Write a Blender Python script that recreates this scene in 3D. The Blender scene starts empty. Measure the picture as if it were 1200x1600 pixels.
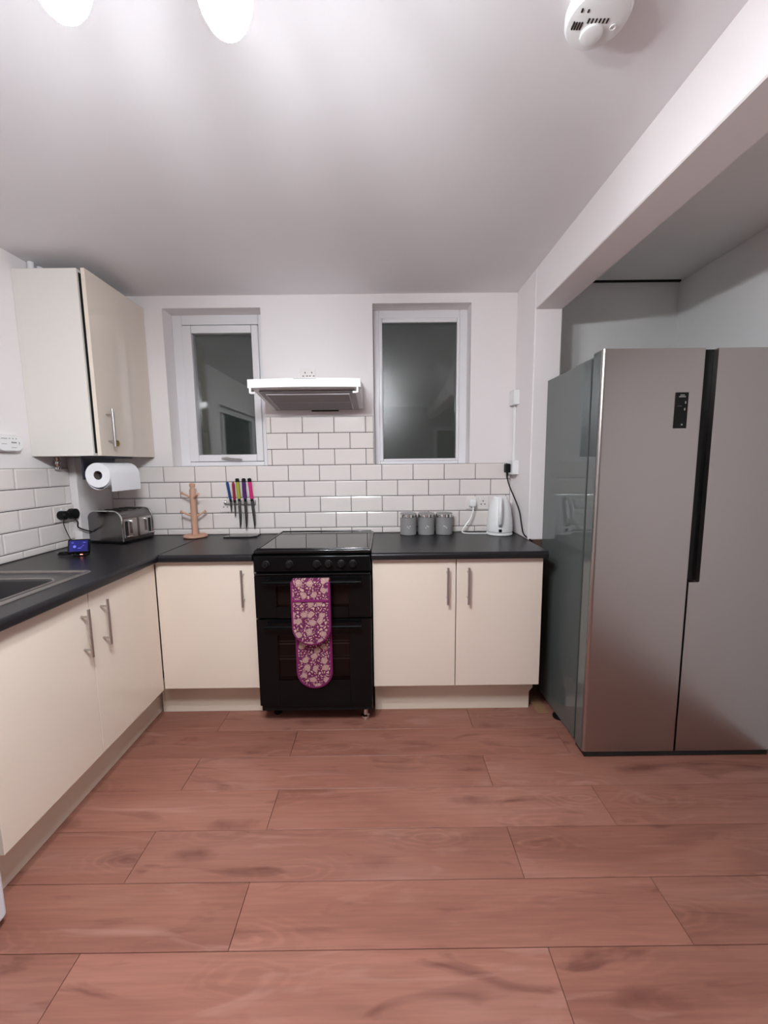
import bpy, bmesh, math, random
from mathutils import Vector, Matrix
random.seed(4)
sc = bpy.context.scene
C = sc.collection

# ------------------------------------------------------------------ camera
R_ = ((0.99993519, -0.00334488, -0.01088252), (-0.01120527, -0.11998317, -0.99271269), (0.00201479, 0.99277029, -0.12001287))
cd = bpy.data.cameras.new('camera'); cam = bpy.data.objects.new('camera', cd); C.objects.link(cam)
cd.sensor_fit = 'HORIZONTAL'; cd.sensor_width = 36.0; cd.lens = 629.22 / 1200 * 36
cd.clip_start = 0.02; cd.clip_end = 60
rt, dn, fw = [Vector(r) for r in R_]
M = Matrix((rt, -dn, -fw)).transposed().to_4x4(); M.translation = (0.0122, -2.634, 1.4051)
cam.matrix_world = M
sc.camera = cam
# ------------------------------------------------------------------ world (night outside) and exposure
w = bpy.data.worlds.new('night'); sc.world = w; w.use_nodes = True
w.node_tree.nodes['Background'].inputs[0].default_value = (0.020, 0.026, 0.024, 1)
w.node_tree.nodes['Background'].inputs[1].default_value = 1.0
sc.view_settings.view_transform = 'Standard'; sc.view_settings.look = 'None'
sc.view_settings.gamma = 1; sc.view_settings.use_curve_mapping = False
sc.view_settings.exposure = 0.08
LAMP_STRENGTH = 655.0
LAMP_COLOR = (0.915, 0.962, 1.0)
sc.cycles.use_denoising = True
sc.cycles.max_bounces = 9; sc.cycles.diffuse_bounces = 4; sc.cycles.glossy_bounces = 4
sc.cycles.use_adaptive_sampling = True; sc.cycles.adaptive_threshold = 0.015
sc.cycles.transparent_max_bounces = 12
sc.cycles.caustics_reflective = False; sc.cycles.caustics_refractive = False
sc.cycles.sample_clamp_indirect = 20.0

# ------------------------------------------------------------------ materials
def srgb(r, g, b):
    f = lambda c: ((c / 255 + 0.055) / 1.055) ** 2.4 if c > 10 else c / 255 / 12.92
    return (f(r), f(g), f(b), 1)
def mat(name, col, rough=0.5, metal=0.0, bump=0.0, bscale=300.0, mottle=0.0, mscale=6.0, coat=0.0, emit=None, estr=0.0, spec=0.5, stretch=None):
    m = bpy.data.materials.new(name); m.use_nodes = True
    nt = m.node_tree; b = nt.nodes['Principled BSDF']
    b.inputs['Base Color'].default_value = col; b.inputs['Roughness'].default_value = rough
    b.inputs['Metallic'].default_value = metal; b.inputs['Coat Weight'].default_value = coat
    b.inputs['Coat Roughness'].default_value = 0.05; b.inputs['Specular IOR Level'].default_value = spec
    if emit:
        b.inputs['Emission Color'].default_value = emit; b.inputs['Emission Strength'].default_value = estr
    tc = nt.nodes.new('ShaderNodeTexCoord'); vec = tc.outputs['Object']
    if stretch:
        mp = nt.nodes.new('ShaderNodeMapping'); mp.inputs['Scale'].default_value = stretch
        nt.links.new(vec, mp.inputs[0]); vec = mp.outputs[0]
    if mottle > 0:
        n = nt.nodes.new('ShaderNodeTexNoise'); n.inputs['Scale'].default_value = mscale; n.inputs['Detail'].default_value = 5
        nt.links.new(vec, n.inputs['Vector'])
        mx = nt.nodes.new('ShaderNodeMix'); mx.data_type = 'RGBA'
        mx.inputs[6].default_value = tuple(c * (1 - mottle) for c in col[:3]) + (1,)
        mx.inputs[7].default_value = tuple(min(1, c * (1 + mottle)) for c in col[:3]) + (1,)
        nt.links.new(n.outputs['Fac'], mx.inputs[0]); nt.links.new(mx.outputs[2], b.inputs['Base Color'])
    if bump > 0:
        n2 = nt.nodes.new('ShaderNodeTexNoise'); n2.inputs['Scale'].default_value = bscale; n2.inputs['Detail'].default_value = 3
        nt.links.new(vec, n2.inputs['Vector'])
        bp = nt.nodes.new('ShaderNodeBump'); bp.inputs['Strength'].default_value = bump; bp.inputs['Distance'].default_value = 0.002
        nt.links.new(n2.outputs['Fac'], bp.inputs['Height']); nt.links.new(bp.outputs[0], b.inputs['Normal'])
    return m
def glass_mat(name, tint, ior=1.5, rough=0.0, bump=0.0, bscale=200):
    m = bpy.data.materials.new(name); m.use_nodes = True; nt = m.node_tree; nt.nodes.clear()
    out = nt.nodes.new('ShaderNodeOutputMaterial'); mx = nt.nodes.new('ShaderNodeMixShader')
    tr = nt.nodes.new('ShaderNodeBsdfTransparent'); tr.inputs[0].default_value = tint
    gl = nt.nodes.new('ShaderNodeBsdfGlossy'); gl.inputs['Roughness'].default_value = rough
    fr = nt.nodes.new('ShaderNodeFresnel'); fr.inputs[0].default_value = ior
    if bump:
        tc = nt.nodes.new('ShaderNodeTexCoord'); n = nt.nodes.new('ShaderNodeTexNoise'); n.inputs['Scale'].default_value = bscale
        nt.links.new(tc.outputs['Object'], n.inputs['Vector'])
        bp = nt.nodes.new('ShaderNodeBump'); bp.inputs['Strength'].default_value = bump; bp.inputs['Distance'].default_value = 0.002
        nt.links.new(n.outputs['Fac'], bp.inputs['Height']); nt.links.new(bp.outputs[0], gl.inputs['Normal'])
    nt.links.new(fr.outputs[0], mx.inputs[0]); nt.links.new(tr.outputs[0], mx.inputs[1]); nt.links.new(gl.outputs[0], mx.inputs[2])
    nt.links.new(mx.outputs[0], out.inputs[0])
    return m

def wood_floor():
    m = bpy.data.materials.new('floor_laminate'); m.use_nodes = True; nt = m.node_tree; N = nt.nodes; L = nt.links
    b = N['Principled BSDF']; b.inputs['Roughness'].default_value = 0.42; b.inputs['Specular IOR Level'].default_value = 0.4
    tc = N.new('ShaderNodeTexCoord'); oi = N.new('ShaderNodeObjectInfo')
    cx = N.new('ShaderNodeCombineXYZ'); mu = N.new('ShaderNodeMath'); mu.operation = 'MULTIPLY'; mu.inputs[1].default_value = 37.0
    L.new(oi.outputs['Random'], mu.inputs[0])
    for i in range(3): L.new(mu.outputs[0], cx.inputs[i])
    ad = N.new('ShaderNodeVectorMath'); ad.operation = 'ADD'; L.new(tc.outputs['Object'], ad.inputs[0]); L.new(cx.outputs[0], ad.inputs[1])
    def mapped(s):
        mp = N.new('ShaderNodeMapping'); mp.inputs['Scale'].default_value = s; L.new(ad.outputs[0], mp.inputs[0]); return mp.outputs[0]
    def noise(s, scale, det=6, dist=0.0):
        n = N.new('ShaderNodeTexNoise'); n.inputs['Scale'].default_value = scale; n.inputs['Detail'].default_value = det
        n.inputs['Distortion'].default_value = dist; L.new(mapped(s), n.inputs['Vector']); return n.outputs['Fac']
    def ramp(fac, stops):
        r = N.new('ShaderNodeValToRGB'); e = r.color_ramp.elements
        e[0].position, e[0].color = stops[0]; e[1].position, e[1].color = stops[-1]
        for p_, c_ in stops[1:-1]:
            q = e.new(p_); q.color = c_
        L.new(fac, r.inputs[0]); return r.outputs[0]
    def mix(f, a, c, mode='MIX'):
        x = N.new('ShaderNodeMix'); x.data_type = 'RGBA'; x.blend_type = mode
        if isinstance(f, float): x.inputs[0].default_value = f
        else: L.new(f, x.inputs[0])
        L.new(a, x.inputs[6])
        if isinstance(c, tuple): x.inputs[7].default_value = c
        else: L.new(c, x.inputs[7])
        return x.outputs[2]
    g = lambda v: (v, v, v, 1)
    base = ramp(noise((0.7, 3.2, 1), 1.3, 5, 1.0), [(0.28, FLOOR_D), (0.5, FLOOR_M), (0.72, FLOOR_L)])
    fine = ramp(noise((3, 60, 1), 1.5, 4, 0.3), [(0.3, g(0.86)), (0.7, g(1.06))])
    c = mix(1.0, base, fine, 'MULTIPLY')
    # cathedral grain rings around stretched centres
    v = N.new('ShaderNodeTexVoronoi'); v.inputs['Scale'].default_value = 1.0; L.new(mapped((1.7, 5.5, 1)), v.inputs['Vector'])
    sn = N.new('ShaderNodeMath'); sn.operation = 'SINE'; m2 = N.new('ShaderNodeMath'); m2.operation = 'MULTIPLY'; m2.inputs[1].default_value = 70
    nn = noise((2, 7, 1), 2.0, 3); a2 = N.new('ShaderNodeMath'); a2.operation = 'MULTIPLY_ADD'; a2.inputs[1].default_value = 0.35
    L.new(nn, a2.inputs[0]); L.new(v.outputs['Distance'], a2.inputs[2]); L.new(a2.outputs[0], m2.inputs[0]); L.new(m2.outputs[0], sn.inputs[0])
    near = ramp(v.outputs['Distance'], [(0.12, g(1)), (0.45, g(0))])
    rings = ramp(sn.outputs[0], [(0.0, g(0.90)), (1.0, g(1.08))])
    c = mix(near, c, mix(1.0, c, rings, 'MULTIPLY'))
    # knots and smoky streaks
    v2 = N.new('ShaderNodeTexVoronoi'); v2.inputs['Scale'].default_value = 1.0; v2.inputs['Randomness'].default_value = 1.0
    wob = N.new('ShaderNodeVectorMath'); wob.operation = 'ADD'
    nz = N.new('ShaderNodeTexNoise'); nz.inputs['Scale'].default_value = 9; L.new(ad.outputs[0], nz.inputs['Vector'])
    sc_ = N.new('ShaderNodeVectorMath'); sc_.operation = 'SCALE'; sc_.inputs['Scale'].default_value = 0.35; L.new(nz.outputs['Color'], sc_.inputs[0])
    L.new(mapped((1.9, 6.5, 1)), wob.inputs[0]); L.new(sc_.outputs[0], wob.inputs[1]); L.new(wob.outputs[0], v2.inputs['Vector'])
    kn = ramp(v2.outputs['Distance'], [(0.02, g(0.95)), (0.10, g(0.5)), (0.24, g(0.0))])
    c = mix(kn, c, FLOOR_K)
    st = ramp(noise((1.5, 6.5, 1), 1.5, 3, 1.6), [(0.60, g(0)), (0.76, g(0.7))])
    c = mix(st, c, FLOOR_K)
    lt = ramp(noise((1.2, 7, 2), 1.5, 3, 1.6), [(0.60, g(0)), (0.76, g(0.55))])
    c = mix(lt, c, FLOOR_P)
    pv = ramp(oi.outputs['Random'], [(0.0, g(0.93)), (1.0, g(1.06))]); c = mix(1.0, c, pv, 'MULTIPLY')
    L.new(c, b.inputs['Base Color'])
    return m
FLOOR_D = srgb(136, 88, 75); FLOOR_M = srgb(152, 102, 87); FLOOR_L = srgb(161, 113, 99); FLOOR_K = srgb(92, 52, 46); FLOOR_P = srgb(176, 133, 121)

def oven_print():
    m = bpy.data.materials.new('floral_print'); m.use_nodes = True; nt = m.node_tree; N = nt.nodes; L = nt.links
    b = N['Principled BSDF']; b.inputs['Roughness'].default_value = 0.85
    tc = N.new('ShaderNodeTexCoord')
    sp = N.new('ShaderNodeSeparateXYZ'); mp = N.new('ShaderNodeCombineXYZ'); L.new(tc.outputs['Object'], sp.inputs[0]); L.new(sp.outputs[0], mp.inputs[0]); L.new(sp.outputs[2], mp.inputs[1])
    def ramp(fac, stops, interp='LINEAR'):
        r = N.new('ShaderNodeValToRGB'); r.color_ramp.interpolation = interp; e = r.color_ramp.elements
        e[0].position, e[0].color = stops[0]; e[1].position, e[1].color = stops[-1]
        for p_, c_ in stops[1:-1]:
            q = e.new(p_); q.color = c_
        L.new(fac, r.inputs[0]); return r.outputs[0]
    mag = srgb(98, 12, 72); pale = srgb(192, 164, 146); mid = srgb(146, 98, 112)
    v = N.new('ShaderNodeTexVoronoi'); v.voronoi_dimensions = '2D'; v.inputs['Scale'].default_value = 19; v.inputs['Randomness'].default_value = 0.6
    nz = N.new('ShaderNodeTexNoise'); nz.inputs['Scale'].default_value = 55; L.new(mp.outputs[0], nz.inputs['Vector'])
    s = N.new('ShaderNodeVectorMath'); s.operation = 'SCALE'; s.inputs['Scale'].default_value = 0.024; L.new(nz.outputs['Color'], s.inputs[0])
    a = N.new('ShaderNodeVectorMath'); a.operation = 'ADD'; L.new(mp.outputs[0], a.inputs[0]); L.new(s.outputs[0], a.inputs[1]); L.new(a.outputs[0], v.inputs['Vector'])
    fl = ramp(v.outputs['Distance'], [(0.0, mid), (0.07, pale), (0.13, mid), (0.18, pale), (0.24, mid), (0.28, pale), (0.33, mag), (1.0, mag)])
    msk = ramp(v.outputs['Distance'], [(0.36, (0, 0, 0, 1)), (0.39, (1, 1, 1, 1))])
    v2 = N.new('ShaderNodeTexVoronoi'); v2.voronoi_dimensions = '2D'; v2.feature = 'DISTANCE_TO_EDGE'; v2.inputs['Scale'].default_value = 66
    a3 = N.new('ShaderNodeVectorMath'); a3.operation = 'ADD'; s3 = N.new('ShaderNodeVectorMath'); s3.operation = 'SCALE'; s3.inputs['Scale'].default_value = 0.03
    L.new(nz.outputs['Color'], s3.inputs[0]); L.new(mp.outputs[0], a3.inputs[0]); L.new(s3.outputs[0], a3.inputs[1]); L.new(a3.outputs[0], v2.inputs['Vector'])
    lf = ramp(v2.outputs['Distance'], [(0.0, mag), (0.24, mag), (0.30, pale), (1.0, pale)])
    x = N.new('ShaderNodeMix'); x.data_type = 'RGBA'; L.new(msk, x.inputs[0]); L.new(fl, x.inputs[6]); L.new(lf, x.inputs[7])
    L.new(x.outputs[2], b.inputs['Base Color'])
    return m

MT = dict(
    wall=mat('wall_paint', srgb(236, 230, 230), 0.75, bump=0.12, bscale=90, mottle=0.015, mscale=3),
    ceil=mat('ceiling_paint', srgb(232, 229, 231), 0.85, bump=0.15, bscale=60, mottle=0.02, mscale=2),
    walla=mat('wall_paint_grey', srgb(238, 237, 236), 0.8, bump=0.12, bscale=90, mottle=0.015, mscale=3),
    wallr=mat('wall_paint_dark', srgb(190, 186, 183), 0.8, mottle=0.03, mscale=3),
    offcut=mat('offcut_wood', srgb(150, 112, 84), 0.7, mottle=0.15, mscale=25),
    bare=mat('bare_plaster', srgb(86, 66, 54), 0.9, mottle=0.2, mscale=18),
    tile=mat('tile_glaze', srgb(232, 224, 220), 0.14, spec=0.5, mottle=0.01, mscale=10),
    grout=mat('grout_dark', srgb(62, 54, 58), 0.9),
    upvc=mat('upvc_white', srgb(232, 230, 232), 0.32),
    floor=wood_floor(),
    cream=mat('cream_gloss_door', srgb(228, 214, 200), 0.17, spec=0.5, mottle=0.01),
    creamw=mat('cream_high_gloss_door', srgb(222, 210, 197), 0.05, spec=0.5, mottle=0.01),
    creamm=mat('cream_board', srgb(226, 221, 214), 0.45, mottle=0.01),
    carc=mat('white_carcass', srgb(226, 222, 216), 0.5),
    plinth=mat('cream_plinth', srgb(226, 214, 198), 0.4),
    edge=mat('cream_edging', srgb(232, 220, 196), 0.4),
    worktop=mat('worktop_slate', srgb(27, 26, 29), 0.30, spec=0.38, bump=0.2, bscale=420, mottle=0.25, mscale=160),
    steel=mat('brushed_steel', (0.55, 0.53, 0.52, 1), 0.3, 1.0),
    chrome=mat('chrome', (0.8, 0.8, 0.8, 1), 0.08, 1.0),
    toaster=mat('toaster_steel', (0.22, 0.21, 0.21, 1), 0.2, 1.0, bump=0.05, bscale=80, stretch=(1, 1, 20)),
    fridge=mat('fridge_steel', (0.42, 0.385, 0.37, 1), 0.30, 1.0, bump=0.04, bscale=60, stretch=(25, 25, 1)),
    fside=mat('fridge_side_grey', srgb(106, 111, 110), 0.035, 0.35),
    black=mat('black_gloss', (0.004, 0.004, 0.0045, 1), 0.12, spec=0.18),
    blackm=mat('black_matt', (0.006, 0.006, 0.0065, 1), 0.45, spec=0.2),
    glint=mat('black_enamel_edge', (0.005, 0.005, 0.0055, 1), 0.13, spec=0.5),
    blackh=mat('black_handle', (0.004, 0.004, 0.0045, 1), 0.35, spec=0.06),
    hob=mat('hob_glass', (0.012, 0.012, 0.013, 1), 0.03, spec=0.8),
    white=mat('white_plastic', srgb(236, 236, 236), 0.3),
    socketw=mat('socket_plastic', srgb(230, 223, 219), 0.3),
    whitew=mat('white_enamel', srgb(228, 230, 240), 0.25),
    grey=mat('grey_enamel', srgb(142, 140, 140), 0.45, mottle=0.05, mscale=300),
    pale=mat('pale_print', srgb(206, 202, 206), 0.5),
    paper=mat('paper_towel', srgb(240, 240, 243), 0.9, bump=0.5, bscale=140),
    card=mat('card_tube', srgb(96, 84, 84), 0.9),
    navy=mat('navy_plastic', srgb(34, 32, 52), 0.4),
    beech=mat('beech_wood', srgb(200, 156, 132), 0.5, mottle=0.15, mscale=30, stretch=(1, 1, 0.15)),
    brass=mat('brass', (0.42, 0.30, 0.12, 1), 0.35, 1.0),
    copper=mat('copper_valve', (0.55, 0.36, 0.28, 1), 0.3, 1.0),
    sink=mat('sink_dark', srgb(72, 69, 70), 0.3, 0.3),
    sinkr=mat('sink_rim', srgb(136, 128, 124), 0.28, 0.6),
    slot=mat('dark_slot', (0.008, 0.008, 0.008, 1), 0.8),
    oven=mat('oven_enamel', srgb(124, 112, 104), 0.5),
    blue=mat('knife_blue', srgb(30, 64, 122), 0.4), red=mat('knife_red', srgb(150, 30, 62), 0.4),
    green=mat('knife_green', srgb(168, 166, 58), 0.4), purple=mat('knife_purple', srgb(78, 28, 104), 0.4),
    pink=mat('knife_pink', srgb(206, 36, 118), 0.4),
    blade=mat('knife_blade', (0.20, 0.20, 0.21, 1), 0.22, 1.0),
    clear=mat('clear_acrylic', srgb(190, 186, 184), 0.1, 0.5),
    slate=mat('board_black', (0.02, 0.02, 0.022, 1), 0.15),
    screen=mat('screen_blue', (0.01, 0.01, 0.05, 1), 0.15, emit=srgb(44, 46, 150), estr=0.42),
    screenl=mat('screen_light', (0.05, 0.05, 0.2, 1), 0.15, emit=srgb(120, 130, 250), estr=0.7),
    led=mat('led_red', (0.4, 0.1, 0.1, 1), 0.3, emit=(1.0, 0.30, 0.22, 1), estr=3.0),
    print_=oven_print(), bind=mat('magenta_binding', srgb(116, 16, 86), 0.8, bump=0.3, bscale=900),
    smoked=glass_mat('smoked_glass', (0.50, 0.46, 0.45, 1), 1.3, 0.03),
    pane=glass_mat('window_glass', (1, 1, 1, 1), 1.52, 0.0),
    paneo=glass_mat('obscure_glass', (1, 1, 1, 1), 1.52, 0.14, bump=0.35, bscale=260),
    door=mat('room_door_paint', srgb(96, 78, 66), 0.5),
    shadeu=mat('lamp_glass_dimmed', (0.9, 0.9, 0.9, 1), 0.4, emit=LAMP_COLOR + (1,), estr=LAMP_STRENGTH * 0.05),
    shade=mat('lamp_glass', (0.9, 0.9, 0.9, 1), 0.4, emit=LAMP_COLOR + (1,), estr=LAMP_STRENGTH),
)

# ------------------------------------------------------------------ mesh helpers
def NB(): return bmesh.new()
def box(bm, x0, x1, y0, y1, z0, z1, r=0.0, seg=2, mtx=None):
    t = bmesh.new(); bmesh.ops.create_cube(t, size=1.0)
    for v in t.verts: v.co = Vector(((x0 + x1) / 2 + v.co.x * (x1 - x0), (y0 + y1) / 2 + v.co.y * (y1 - y0), (z0 + z1) / 2 + v.co.z * (z1 - z0)))
    if r > 0: bmesh.ops.bevel(t, geom=list(t.edges), offset=r, segments=seg, profile=0.5, affect='EDGES')
    join(bm, t, mtx); return bm
def join(bm, t, mtx=None):
    if mtx is not None: bmesh.ops.transform(t, matrix=mtx, verts=t.verts)
    mp = {v: bm.verts.new(v.co) for v in t.verts}
    for f in t.faces:
        try: bm.faces.new([mp[v] for v in f.verts])
        except ValueError: pass
    t.free()
def loft(bm, rings, cap=True, close=True):
    rs = [[bm.verts.new(p) for p in r] for r in rings]; n = len(rs[0])
    for a, b in zip(rs, rs[1:]):
        for i in range(n if close else n - 1):
            j = (i + 1) % n
            bm.faces.new((a[i], a[j], b[j], b[i]))
    if cap:
        bm.faces.new(rs[0][::-1]); bm.faces.new(rs[-1])
    return bm
def lathe(bm, prof, c=(0, 0, 0), seg=28, axis='Z', cap=True):
    rings = []
    for r, z in prof:
        ring = []
        for i in range(seg):
            a = 2 * math.pi * i / seg; u, v = r * math.cos(a), r * math.sin(a)
            if axis == 'Z': q = (u, v, z)
            elif axis == 'Y': q = (u, z, v)
            else: q = (z, u, v)
            ring.append((q[0] + c[0], q[1] + c[1], q[2] + c[2]))
        rings.append(ring)
    return loft(bm, rings, cap)
def tube(bm, pts, r, seg=8):
    pts = [Vector(p) for p in pts]; rings = []; up = None
    for i, p in enumerate(pts):
        d = (pts[min(i + 1, len(pts) - 1)] - pts[max(i - 1, 0)]).normalized()
        if up is None: up = d.orthogonal().normalized()
        up = (up - d * up.dot(d)).normalized(); s = d.cross(up)
        rr = r[i] if isinstance(r, (list, tuple)) else r
        rings.append([p + (up * math.cos(2 * math.pi * k / seg) + s * math.sin(2 * math.pi * k / seg)) * rr for k in range(seg)])
    return loft(bm, rings)
def spline(pts, n=6):
    P = [Vector(p) for p in pts]; P = [P[0] * 2 - P[1]] + P + [P[-1] * 2 - P[-2]]; o = []
    for i in range(1, len(P) - 2):
        a, b, c, d = P[i - 1:i + 3]
        for k in range(n):
            t = k / n
            o.append(0.5 * ((2 * b) + (c - a) * t + (2 * a - 5 * b + 4 * c - d) * t * t + (3 * b - a - 3 * c + d) * t ** 3))
    o.append(P[-2]); return o
def prism(bm, poly, axis, a0, a1):
    def pt(u, v, a): return {'X': (a, u, v), 'Y': (u, a, v), 'Z': (u, v, a)}[axis]
    return loft(bm, [[pt(u, v, a0) for u, v in poly], [pt(u, v, a1) for u, v in poly]])
def rrect(x0, x1, y0, y1, r, n=5):
    o = []
    for cx, cy, a0 in ((x1 - r, y1 - r, 0), (x0 + r, y1 - r, 90), (x0 + r, y0 + r, 180), (x1 - r, y0 + r, 270)):
        for k in range(n + 1):
            a = math.radians(a0 + 90 * k / n); o.append((cx + r * math.cos(a), cy + r * math.sin(a)))
    return o
ORG = {}
def setp(o, label=None, cat=None, group=None, kind=None):
    if label: o['label'] = label
    if cat: o['category'] = cat
    if group: o['group'] = group
    if kind: o['kind'] = kind
def thing(name, loc, label=None, cat=None, group=None, kind=None, rz=0.0):
    o = bpy.data.objects.new(name, None); o.empty_display_size = 0.05; C.objects.link(o)
    o.location = loc; o.rotation_euler = (0, 0, rz); ORG[o] = Vector(loc); setp(o, label, cat, group, kind); return o
def mk(name, bm, m, parent=None, label=None, cat=None, group=None, kind=None, local=False, smooth=True, ang=35):
    bmesh.ops.recalc_face_normals(bm, faces=bm.faces)
    me = bpy.data.meshes.new(name); bm.to_mesh(me); bm.free()
    if parent is not None: org = ORG[parent]
    else:
        xs = [v.co for v in me.vertices]
        org = Vector(((min(v.x for v in xs) + max(v.x for v in xs)) / 2, (min(v.y for v in xs) + max(v.y for v in xs)) / 2, min(v.z for v in xs)))
    if not local: me.transform(Matrix.Translation(-org))
    me.materials.append(MT[m])
    if smooth:
        me.polygons.foreach_set('use_smooth', [True] * len(me.polygons)); me.set_sharp_from_angle(angle=math.radians(ang))
    o = bpy.data.objects.new(name, me); C.objects.link(o)
    if smooth:
        wn = o.modifiers.new('weighted_normal', 'WEIGHTED_NORMAL'); wn.keep_sharp = True; wn.weight = 100
    if parent is not None: o.parent = parent
    else: o.location = org
    ORG[o] = org; setp(o, label, cat, group, kind); return o

# ------------------------------------------------------------------ the room
XL, XR, XB0, XB1 = -1.80, 1.86, 0.86, 1.01
YR = -4.8; ZC, ZA = 2.446, 2.500; ZT = 0.95; YN = -0.31
W1 = (-1.347, -0.737, 1.399, 2.373); W2 = (-0.041, 0.575, 1.399, 2.390)
bm = NB()
for a in ((XL - .2, W1[0], 0, 2.7), (W1[1], W2[0], 0, 2.7), (W2[1], XB1 - .02, 0, 2.7), (W1[0], W1[1], 0, W1[2]), (W1[0], W1[1], W1[3], 2.7), (W2[0], W2[1], 0, W2[2]), (W2[0], W2[1], W2[3], 2.7)):
    box(bm, a[0], a[1], 0, 0.24, a[2], a[3])
wall_back = mk('wall_back', bm, 'wall', kind='structure', smooth=False)
mk('wall_back_alcove', box(NB(), XB1 - .02, XR + .2, 0, 0.24, 0, 2.7), 'walla', kind='structure', smooth=False)
LW = (-3.1, -1.70, 1.12, 2.08)
bm = NB()
for a in ((YR, LW[0], 0, 2.7), (LW[1], 0, 0, 2.7), (LW[0], LW[1], 0, LW[2]), (LW[0], LW[1], LW[3], 2.7)):
    box(bm, XL - .2, XL, a[0], a[1], a[2], a[3])
wall_left = mk('wall_left', bm, 'wall', kind='structure', smooth=False)
mk('wall_right', box(NB(), XR, XR + .2, YR, 0, 0, 2.7), 'walla', kind='structure', smooth=False)
mk('wall_rear', box(NB(), XL - .2, XR + .2, YR - .2, YR, 0, 2.7), 'wallr', kind='structure', smooth=False)
mk('wall_divider', box(NB(), XB0, XB1, YN, 0, ZT, 2.5, 0.004, 1), 'wall', kind='structure', smooth=False)
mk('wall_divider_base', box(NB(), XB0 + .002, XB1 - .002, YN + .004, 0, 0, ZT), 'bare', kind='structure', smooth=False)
mk('beam', box(NB(), XB0, XB1, YR, YN, 2.235, 2.5, 0.004, 1), 'wall', kind='structure', smooth=False)
mk('ceiling', box(NB(), XL, XB0, YR, 0, ZC, ZC + .1), 'ceil', kind='structure', smooth=False)
mk('ceiling_alcove', box(NB(), XB1, XR, YR, -0.030, ZA, ZA + .1), 'walla', kind='structure', smooth=False)
floor = mk('floor', box(NB(), XL - .2, XR + .2, YR - .2, 0.24, -0.08, -0.010), 'blackm', kind='structure', smooth=False)
# laminate planks: 1.36 m long, 0.1957 wide, alternate rows broken
PW, PLEN, Y0 = 0.1957, 1.3605, -0.4479
cache = {}
def plank_mesh(L_, W_):
    k = (round(L_, 4), round(W_, 4))
    if k not in cache:
        b_ = NB(); g = 0.0008
        prism_pts = rrect(-L_ / 2 + g, L_ / 2 - g, -W_ / 2 + g, W_ / 2 - g, 0.0004, 1)
        ins = 0.0012
        top = rrect(-L_ / 2 + g + ins, L_ / 2 - g - ins, -W_ / 2 + g + ins, W_ / 2 - g - ins, 0.0004, 1)
        loft(b_, [[(u, v, -0.009) for u, v in prism_pts], [(u, v, -0.0010) for u, v in prism_pts], [(u, v, 0) for u, v in top]])
        bmesh.ops.recalc_face_normals(b_, faces=b_.faces)
        me = bpy.data.meshes.new('plank'); b_.to_mesh(me); b_.free(); me.materials.append(MT['floor']); cache[k] = me
    return cache[k]
k = -3
while True:
    y1 = min(Y0 - k * PW, -0.001); y0 = Y0 - (k + 1) * PW
    if y1 <= y0: k += 1; continue
    y0 = max(y0, YR)
    off = (-0.882 if k % 2 == 0 else -0.454) - 2 * PLEN
    x = off
    while x < XR:
        a, b_ = max(x, XL), min(x + PLEN, XR)
        if b_ - a > 0.02:
            o = bpy.data.objects.new('plank', plank_mesh(b_ - a, y1 - y0)); C.objects.link(o); o.parent = floor
            o.location = Vector(((a + b_) / 2, (y0 + y1) / 2, 0)) - ORG[floor]
        x += PLEN
    k += 1
    if y0 <= YR + .001: break
# metro tiles
TP, TR, ZTOP = 0.2025, 0.1025, 1.399
tcache = {}
def tile_mesh(wd, ht):
    key = (round(wd, 3), round(ht, 3))
    if key not in tcache:
        b_ = NB(); g = 0.0020; iw = min(0.007, wd * .3); ih = min(0.007, ht * .3)
        a = (-wd / 2 + g, wd / 2 - g, -ht / 2 + g, ht / 2 - g)
        r0 = [(a[0], a[2]), (a[1], a[2]), (a[1], a[3]), (a[0], a[3])]
        r1 = [(a[0] + iw, a[2] + ih), (a[1] - iw, a[2] + ih), (a[1] - iw, a[3] - ih), (a[0] + iw, a[3] - ih)]
        loft(b_, [[(u, 0, v) for u, v in r0], [(u, -0.0055, v) for u, v in r0], [(u, -0.0075, v) for u, v in r1]])
        bmesh.ops.recalc_face_normals(b_, faces=b_.faces)
        me = bpy.data.meshes.new('tile'); b_.to_mesh(me); b_.free(); me.materials.append(MT['tile']); tcache[key] = me
    return tcache[key]
def tile_row(wall, u0, u1, z0, z1, first, left=False):
    u = first
    while u > u0: u -= TP
    while u < u1 - 0.004:
        a, b_ = max(u, u0), min(u + TP, u1)
        if b_ - a > 0.008:
            o = bpy.data.objects.new('tile', tile_mesh(b_ - a, z1 - z0)); C.objects.link(o); o.parent = wall
            if left:
                o.rotation_euler = (0, 0, math.pi / 2); o.location = Vector((XL + .002, (a + b_) / 2, (z0 + z1) / 2)) - ORG[wall]
            else: o.location = Vector(((a + b_) / 2, -.002, (z0 + z1) / 2)) - ORG[wall]
        u += TP
XJ = -1.5122
for r in range(5):
    z1 = ZTOP - r * TR; z0 = max(z1 - TR, ZT + .001)
    f = XJ if r % 2 else XJ + TP / 2
    tile_row(wall_back, -1.755, 0.842, z0, z1, f)
    f = -0.447 if r % 2 == 0 else -0.344
    tile_row(wall_left, -1.69, -0.302, z0, z1, f, True)
for r in range(3):
    z0 = ZTOP + r * TR; tile_row(wall_back, -0.733, -0.045, z0, z0 + TR, XJ if r % 2 == 0 else XJ + TP / 2)
bm = NB(); box(bm, -1.755, 0.843, -0.0035, 0.002, ZT - .02, ZTOP); box(bm, -0.733, -0.045, -0.0035, 0.002, ZTOP, ZTOP + 3 * TR)
mk('grout', bm, 'grout', wall_back, smooth=False)
mk('grout', box(NB(), XL - .002, XL + .0035, -1.69, -0.302, ZT - .02, ZTOP), 'grout', wall_left, smooth=False)
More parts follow.
